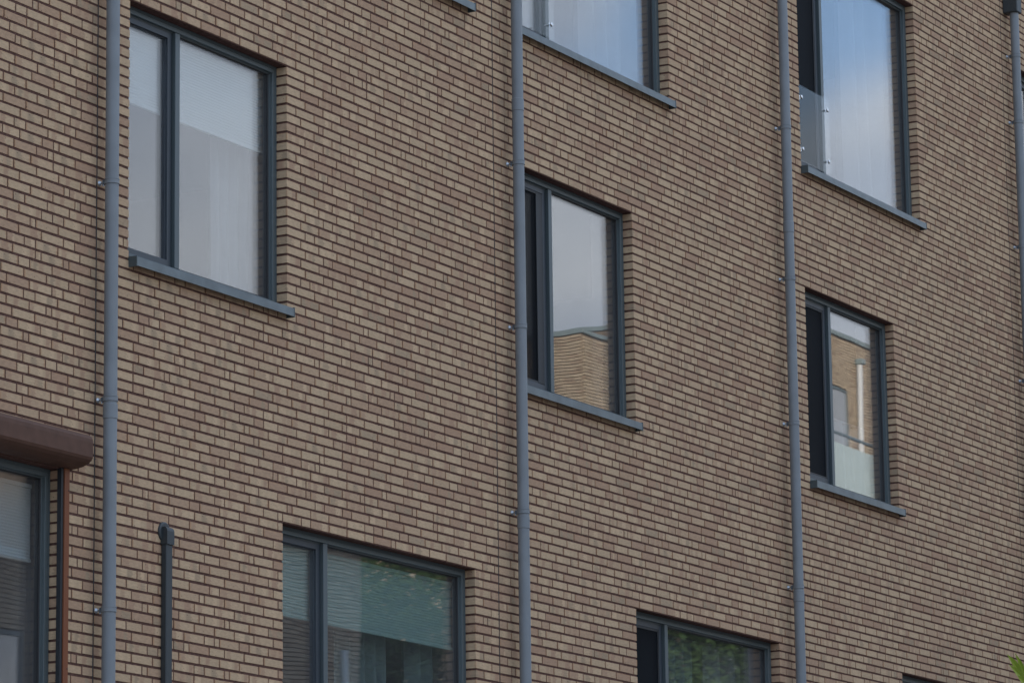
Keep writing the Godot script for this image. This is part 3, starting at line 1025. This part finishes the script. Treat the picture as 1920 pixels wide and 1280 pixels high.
func near_plant() -> void:
	var t := thing("willow_tree", "young green tree with long pointed leaves reaching up before the brick wall", "tree", Vector3(10.45, 0, 1.0))
	var r := RandomNumberGenerator.new()
	r.seed = 77
	var mb := MB.new()
	mb.tube([Vector3.ZERO, Vector3(0.03, 1.6, 0.02), Vector3(-0.02, 3.2, 0), Vector3(0.02, 4.8, 0.02)], [0.05, 0.04, 0.028, 0.008], 10)
	obj("trunk", mb, M.bark, t)
	var cr := MB.new()
	var tw := MB.new()
	for k in 26:
		var an := r.randf() * TAU
		var y := r.randf_range(2.6, 4.5)
		var st := Vector3(0, y, 0)
		var rad := r.randf_range(0.35, 0.62)
		var en := Vector3(cos(an) * rad, y + r.randf_range(0.1, 0.5), sin(an) * rad)
		tw.tube([st, st.lerp(en, 0.5) + Vector3(0, 0.05, 0), en], [0.009, 0.006, 0.002], 5)
		for j in 16:
			var f := r.randf_range(0.35, 1.0)
			var p := st.lerp(en, f)
			var d := (en - st).normalized() * 0.6 + Vector3(r.randf_range(-1, 1), r.randf_range(-0.7, 0.6), r.randf_range(-1, 1)) * 0.7
			lance_leaf(cr, p, p + d.normalized() * r.randf_range(0.1, 0.17), 0.035, Vector3(0.2, 0.5, 0.8))
	# the shoot whose leaves stand in front of the wall, root to tip
	var o := t.position
	var S := [Vector3(9.95, 5.1, 1.0) - o, Vector3(9.75, 5.30, 1.0) - o]
	tw.tube([Vector3(0, 4.2, 0), S[0], S[1]], [0.01, 0.006, 0.002], 6)
	var tips := [[Vector3(9.60, 5.445, 1.02), Vector3(9.32, 5.585, 1.02), 0.06], [Vector3(9.66, 5.385, 1.03), Vector3(9.33, 5.50, 1.03), 0.065], [Vector3(9.74, 5.455, 1.0), Vector3(9.545, 5.618, 1.0), 0.042], [Vector3(9.76, 5.42, 0.98), Vector3(9.57, 5.575, 0.98), 0.026], [Vector3(9.68, 5.34, 1.05), Vector3(9.45, 5.42, 1.05), 0.08], [Vector3(9.76, 5.36, 1.0), Vector3(9.6, 5.52, 1.0), 0.035], [Vector3(9.78, 5.3, 1.0), Vector3(9.62, 5.47, 1.0), 0.05]]
	for q in tips:
		lance_leaf(cr, q[0] - o, q[1] - o, q[2], Vector3(-0.85, 0.1, 0.55))
		tw.tube([S[1], q[0] - o], [0.003, 0.0015], 5)
	obj("branches", tw, M.bark, t)
	obj("crown", cr, M.leaf_light, t)

# ---------------------------------------------------------------- sky
func make_sky() -> PanoramaSkyMaterial:
	var w := 1024
	var h := 512
	var f := FastNoiseLite.new()
	f.seed = 1172
	f.frequency = 2.1
	f.fractal_octaves = 5
	f.fractal_gain = 0.5
	var big := FastNoiseLite.new()
	big.seed = 22
	big.frequency = 0.9
	big.fractal_octaves = 2
	var data := PackedFloat32Array()
	data.resize(w * h * 3)
	var white := Vector3(0.95, 1.0, 1.07)
	var shade := Vector3(0.66, 0.74, 0.87)
	for y in h:
		var el := (0.5 - (y + 0.5) / h) * PI
		var se := sin(el)
		for x in w:
			var c := Vector3(0.5, 0.52, 0.55)
			if se > 0.0:
				var az := (x + 0.5) / w * TAU
				var d := Vector3(cos(el) * sin(az), se, -cos(el) * cos(az))
				var blue := Vector3(0.46, 0.65, 0.86).lerp(Vector3(0.22, 0.44, 0.88), pow(se, 0.6))
				# clouds on a flat deck: they crowd together towards the horizon
				var q := Vector3(d.x, 0.0, d.z) / (se + 0.22)
				var n := f.get_noise_3d(q.x, 3.0, q.z) + 0.55 * big.get_noise_3d(q.x, 9.0, q.z)
				var cover := smoothstep(-0.16, 0.16, n + 0.6 * (1.0 - smoothstep(0.17, 0.30, se)))
				var body := shade.lerp(white, smoothstep(-0.35, 0.35, f.get_noise_3d(q.x * 1.4 + 5.0, 6.0, q.z * 1.4)))
				body *= 0.60 + 1.1 * se
				c = blue.lerp(body, cover * 0.93)
			var at := (y * w + x) * 3
			data[at] = c.x; data[at + 1] = c.y; data[at + 2] = c.z
	var img := Image.create_from_data(w, h, false, Image.FORMAT_RGBF, data.to_byte_array())
	var m := PanoramaSkyMaterial.new()
	m.panorama = ImageTexture.create_from_image(img)
	return m

func materials() -> void:
	M.brick = mat(Color.WHITE, 0.9, 0.0, 0.3)
	M.brick.albedo_texture = brick_atlas()
	M.brick.texture_repeat = false
	M.mortar = grainy(mat(lin(0.150, 0.080, 0.064), 0.95, 0.0, 0.2), 21, 0.03, 0.72, 1.7)
	M.sealant = mat(lin(0.035, 0.026, 0.023), 0.7)
	M.frame = mat(lin(0.075, 0.096, 0.1), 0.42)
	M.sash = mat(lin(0.038, 0.048, 0.058), 0.42)
	M.sill = grainy(mat(lin(0.14, 0.17, 0.178), 0.38), 41, 0.02, 0.82, 0.6)
	M.rubber = mat(lin(0.012, 0.012, 0.013), 0.6)
	M.black = mat(lin(0.018, 0.02, 0.023), 0.5)
	M.lintel = mat(lin(0.05, 0.035, 0.028), 0.7)
	M.pipe = grainy(mat(lin(0.205, 0.225, 0.239), 0.5), 43, 0.012, 0.9, 0.5)
	M.pipe_dark = mat(lin(0.10, 0.12, 0.14), 0.45)
	M.zinc = mat(lin(0.42, 0.45, 0.48), 0.35, 0.85)
	M.steel = mat(lin(0.6, 0.6, 0.6), 0.25, 1.0)
	M.brown = grainy(mat(lin(0.12, 0.061, 0.041), 0.6, 0.0, 0.3), 45, 0.02, 0.85, 0.8)
	M.rust_brown = mat(lin(0.19, 0.066, 0.03), 0.5, 0.0, 0.35)
	M.duct = mat(lin(0.032, 0.039, 0.042), 0.5)
	M.plaster = mat(lin(0.14, 0.137, 0.13), 0.9)
	M.render_grey = grainy(mat(lin(0.3, 0.29, 0.28), 0.9), 47, 0.03, 0.8, 0.7)
	M.glass = mat(Color(1, 1, 1, 0.01), 0.0, 0.0, 0.5)
	M.glass.transparency = BaseMaterial3D.TRANSPARENCY_ALPHA
	M.guard = mat(Color(0.75, 0.85, 0.82, 0.02), 0.0, 0.0, 0.32)
	M.guard.transparency = BaseMaterial3D.TRANSPARENCY_ALPHA
	M.screen = mat(Color(0.075, 0.085, 0.1, 0.94), 0.7, 0.0, 0.2)
	M.screen.transparency = BaseMaterial3D.TRANSPARENCY_ALPHA
	M.screen_thin = mat(Color(0.075, 0.085, 0.1, 0.72), 0.7, 0.0, 0.2)
	M.screen_thin.transparency = BaseMaterial3D.TRANSPARENCY_ALPHA
	M.blind_white = mat(lin(0.26, 0.31, 0.31), 0.9)
	M.blind_white.backlight_enabled = true
	M.blind_white.backlight = Color(0.25, 0.25, 0.25)
	M.blind_teal = mat(lin(0.14, 0.235, 0.215), 0.9)
	M.blind_grey = mat(lin(0.26, 0.285, 0.27), 0.9)
	M.sheer = mat(lin(0.13, 0.15, 0.155), 0.9)
	M.curtain_grey = mat(lin(0.075, 0.12, 0.115), 0.9)
	M.far_brick = mat(Color.WHITE, 0.9, 0.0, 0.3)
	M.far_brick.vertex_color_use_as_albedo = true
	M.far_mortar = mat(lin(0.19, 0.145, 0.11), 0.95)
	M.far_coping = mat(lin(0.2, 0.25, 0.26), 0.5)
	M.far_frame = mat(lin(0.10, 0.13, 0.14), 0.5)
	M.far_glass = mat(lin(0.5, 0.5, 0.5), 0.03, 0.7)
	M.far_blind = mat(lin(0.45, 0.5, 0.5), 0.6)
	M.far_balustrade = mat(lin(0.42, 0.50, 0.50), 0.5)
	M.white = mat(lin(0.55, 0.57, 0.6), 0.5)
	M.bark = grainy(mat(lin(0.10, 0.08, 0.06), 0.95), 51, 0.05, 0.5, 3.0)
	M.leaf = mat(lin(0.04, 0.072, 0.024), 0.7, 0.0, 0.3)
	M.leaf.backlight_enabled = true
	M.leaf.backlight = Color(0.2, 0.26, 0.1)
	M.leaf_light = grainy(mat(lin(0.36, 0.46, 0.05), 0.4), 53, 0.05, 0.85, 8.0)
	M.leaf_light.backlight_enabled = true
	M.leaf_light.backlight = Color(0.4, 0.5, 0.15)
	M.asphalt = grainy(mat(lin(0.07, 0.07, 0.072), 0.9), 55, 0.05, 0.6, 0.9)
	M.paving = grainy(mat(lin(0.28, 0.26, 0.24), 0.9), 57, 0.05, 0.75, 0.8)

func _ready() -> void:
	rng.seed = 1
	# camera: long lens from across the street, eye height
	var cam := Camera3D.new()
	cam.name = "camera"
	cam.fov = 9.8167
	cam.near = 0.1
	cam.far = 1000.0
	add_child(cam)
	cam.position = Vector3(-20.8458, 1.5892, 13.2825)
	cam.rotation = Vector3(0.2031196, -1.0612415, -0.0134040)
	cam.current = true
	# sky, exposure, veiled sun from behind the building
	var env := Environment.new()
	env.background_mode = Environment.BG_SKY
	env.sky = Sky.new()
	env.sky.sky_material = make_sky()
	env.background_energy_multiplier = 1.0
	env.tonemap_mode = Environment.TONE_MAPPER_LINEAR
	env.tonemap_exposure = 1.45
	env.sdfgi_enabled = true
	env.ssao_enabled = true
	env.ssil_enabled = true
	var we := WorldEnvironment.new()
	we.name = "world_environment"
	we.environment = env
	add_child(we)
	var sun := DirectionalLight3D.new()
	sun.name = "sun"
	sun.light_color = Color(1.0, 0.95, 0.86)
	sun.light_energy = 1.4
	sun.light_angular_distance = 2.0
	sun.shadow_enabled = true
	add_child(sun)
	sun.look_at_from_position(Vector3.ZERO, Vector3(1.0, -0.33, 1.0), Vector3.UP)

	materials()
	# ground and street
	var mb := MB.new()
	mb.quad(Vector3(-400, 0, 400), Vector3(400, 0, 400), Vector3(400, 0, -400), Vector3(-400, 0, -400))
	obj("ground", mb, M.paving, self).set_meta("kind", "structure")
	mb = MB.new()
	mb.quad(Vector3(-300, 0.004, 12.5), Vector3(300, 0.004, 12.5), Vector3(300, 0.004, 5.0), Vector3(-300, 0.004, 5.0))
	obj("road", mb, M.asphalt, self).set_meta("kind", "structure")

	# openings on the brick grid
	openings = [
		{"m0": -88, "m1": -44, "n0": 48, "n1": 80, "wave": 0.00060, "screen": false, "label": "dark framed window under the brown roller shutter box"},
		{"m0": -32, "m1": 0, "n0": 0, "n1": 26, "wave": 0.00030, "screen": false, "label": "dark framed window with pale panes and half lowered white blind"},
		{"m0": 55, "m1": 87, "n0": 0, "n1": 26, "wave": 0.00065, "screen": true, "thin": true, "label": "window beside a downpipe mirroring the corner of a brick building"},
		{"m0": 142, "m1": 174, "n0": 0, "n1": 26, "wave": 0.00060, "screen": true, "label": "window mirroring a brick block with white pipe and glass rail"},
		{"m0": 229, "m1": 261, "n0": 0, "n1": 26, "wave": 0.00050, "screen": false, "label": "window partly hidden behind the downpipe with the hopper"},
		{"m0": -1, "m1": 43, "n0": 48, "n1": 80, "wave": 0.00130, "screen": false, "label": "wide window with grey-green pleated blinds beside the square duct"},
		{"m0": 86, "m1": 130, "n0": 48, "n1": 80, "wave": 0.00060, "screen": true, "label": "wide window with dark insect screen and grey curtain between two downpipes"},
		{"m0": 173, "m1": 217, "n0": 48, "n1": 80, "wave": 0.00060, "screen": false, "label": "wide window showing only its upper corner beside the green leaves"},
		{"m0": -1, "m1": 43, "n0": -48, "n1": -16, "wave": 0.00050, "screen": false, "label": "tall window of which only the sill corner shows"},
		{"m0": 55, "m1": 99, "n0": -48, "n1": -16, "wave": 0.00040, "screen": false, "label": "tall window mirroring blue sky, with bolted glass guard beside a downpipe"},
		{"m0": 142, "m1": 186, "n0": -48, "n1": -16, "wave": 0.00040, "screen": true, "label": "tall window mirroring clouds, with bolted glass guard and dark insect screen"},
		{"m0": 229, "m1": 262, "n0": -48, "n1": -16, "wave": 0.00040, "screen": false, "label": "tall window beyond the downpipe with the hopper"},
	]
	building = thing("apartment_building", "brick apartment building with dark framed windows and grey downpipes", "building")
	build_wall(cam)
	for o in openings: window(o)
	build_inside()

	# downpipes with their clamps
	var levels := [3.4, 4.74, 5.98, 7.288, 8.465, 9.712, 10.89, 11.52, 12.8, 14.1, 15.4]
	downpipe(-2.068, 0.092, 16.5, levels, "grey downpipe beside the roller shutter box")
	downpipe(2.889, 0.092, 16.5, levels, "grey downpipe between the window with pale blind and the one mirroring a brick corner")
	downpipe(7.335, 0.092, 16.5, levels, "grey downpipe next to the tall window with insect screen and glass guard")
	var p4 := downpipe(12.385, 0.09, 11.93, levels, "grey downpipe topped by a dark hopper")
	mb = MB.new()
	mb.box(Vector3(-0.058, 11.925, -0.0885), Vector3(0.058, 12.10, 0.055), 0.008)
	obj("hopper", mb, M.duct, p4)

	roller_shutter()
	cable_duct()
	glass_guard(55, "clear glass guard with steel bolts next to a downpipe, mirroring blue sky")
	glass_guard(142, "clear glass guard with four steel bolts in front of a dark insect screen")

	# behind the panes
	var zb := -0.17
	pleated_blind(-1.72, -1.15, 7.93, 8.45, zb, M.blind_white, "narrow white pleated blind, half lowered behind the casement of the pale window")
	pleated_blind(-1.10, -0.03, 7.93, 8.45, zb, M.blind_white, "wide white pleated blind, half lowered behind the fixed pane of the pale window")
	pleated_blind(0.0, 0.55, 4.975, 5.44, zb, M.blind_teal, "narrow grey-green pleated blind behind the casement near the square duct")
	pleated_blind(0.60, 2.335, 4.975, 5.44, zb, M.blind_teal, "wide grey-green pleated blind behind the fixed pane of the lower window")
	pleated_blind(-4.15, -2.47, 4.985, 5.44, zb - 0.01, M.blind_grey, "pale grey pleated blind in the window under the brown shutter box")
	curtain(-0.42, 0.06, 6.75, 8.55, -0.33, 0.11, M.sheer, "white sheer curtain drawn to the side below the white blind", 1)
	curtain(1.15, 1.75, 3.4, 5.46, -0.34, 0.16, M.curtain_grey, "grey-green curtain hanging in folds below the grey-green blind", 2)
	curtain(1.95, 2.5, 3.4, 5.46, -0.34, 0.2, M.curtain_grey, "second grey-green curtain at the side of the window with grey-green blinds", 3)
	curtain(5.55, 6.35, 3.4, 5.46, -0.36, 0.17, M.curtain_grey, "dark grey curtain in the window with the insect screen between downpipes", 4)
	curtain(6.45, 7.2, 3.4, 5.46, -0.34, 0.3, M.sheer, "pale flat curtain beside a dark grey one", 5)
	curtain(8.95, 9.7, 6.75, 7.6, -0.30, 0.22, M.sheer, "short pale curtain in the window mirroring the white pipe", 6)
	curtain(4.55, 5.55, 9.4, 11.5, -0.34, 0.24, M.sheer, "pale sheer curtain behind the tall pane mirroring blue sky", 7)
	curtain(9.3, 10.3, 9.4, 11.5, -0.34, 0.3, M.sheer, "pale sheer curtain behind the tall pane mirroring clouds", 8)

	near_plant()
	opposite_side()
	tree("street_tree", "leafy green street tree mirrored in the window with grey-green blinds", Vector3(36.0, 0, 20.3), 13.4, Vector3(4.4, 4.2, 3.4), 9.0, 42000, 0.19, 91, M.leaf)
	tree("added_tree", "broad leafy tree added to darken the mirror image in the window with the insect screen and grey curtain", Vector3(40.4, 0, 16.6), 13.0, Vector3(3.5, 3.5, 2.6), 9.1, 34000, 0.18, 93, M.leaf)  # tree added to cover the sunlit brick front in this window's reflection
	tree("tall_tree", "tall leafy tree rising behind the block with the white pipe", Vector3(78.4, 0, 33.0), 25.2, Vector3(2.6, 6.0, 2.6), 18.6, 5200, 0.22, 92, M.leaf)
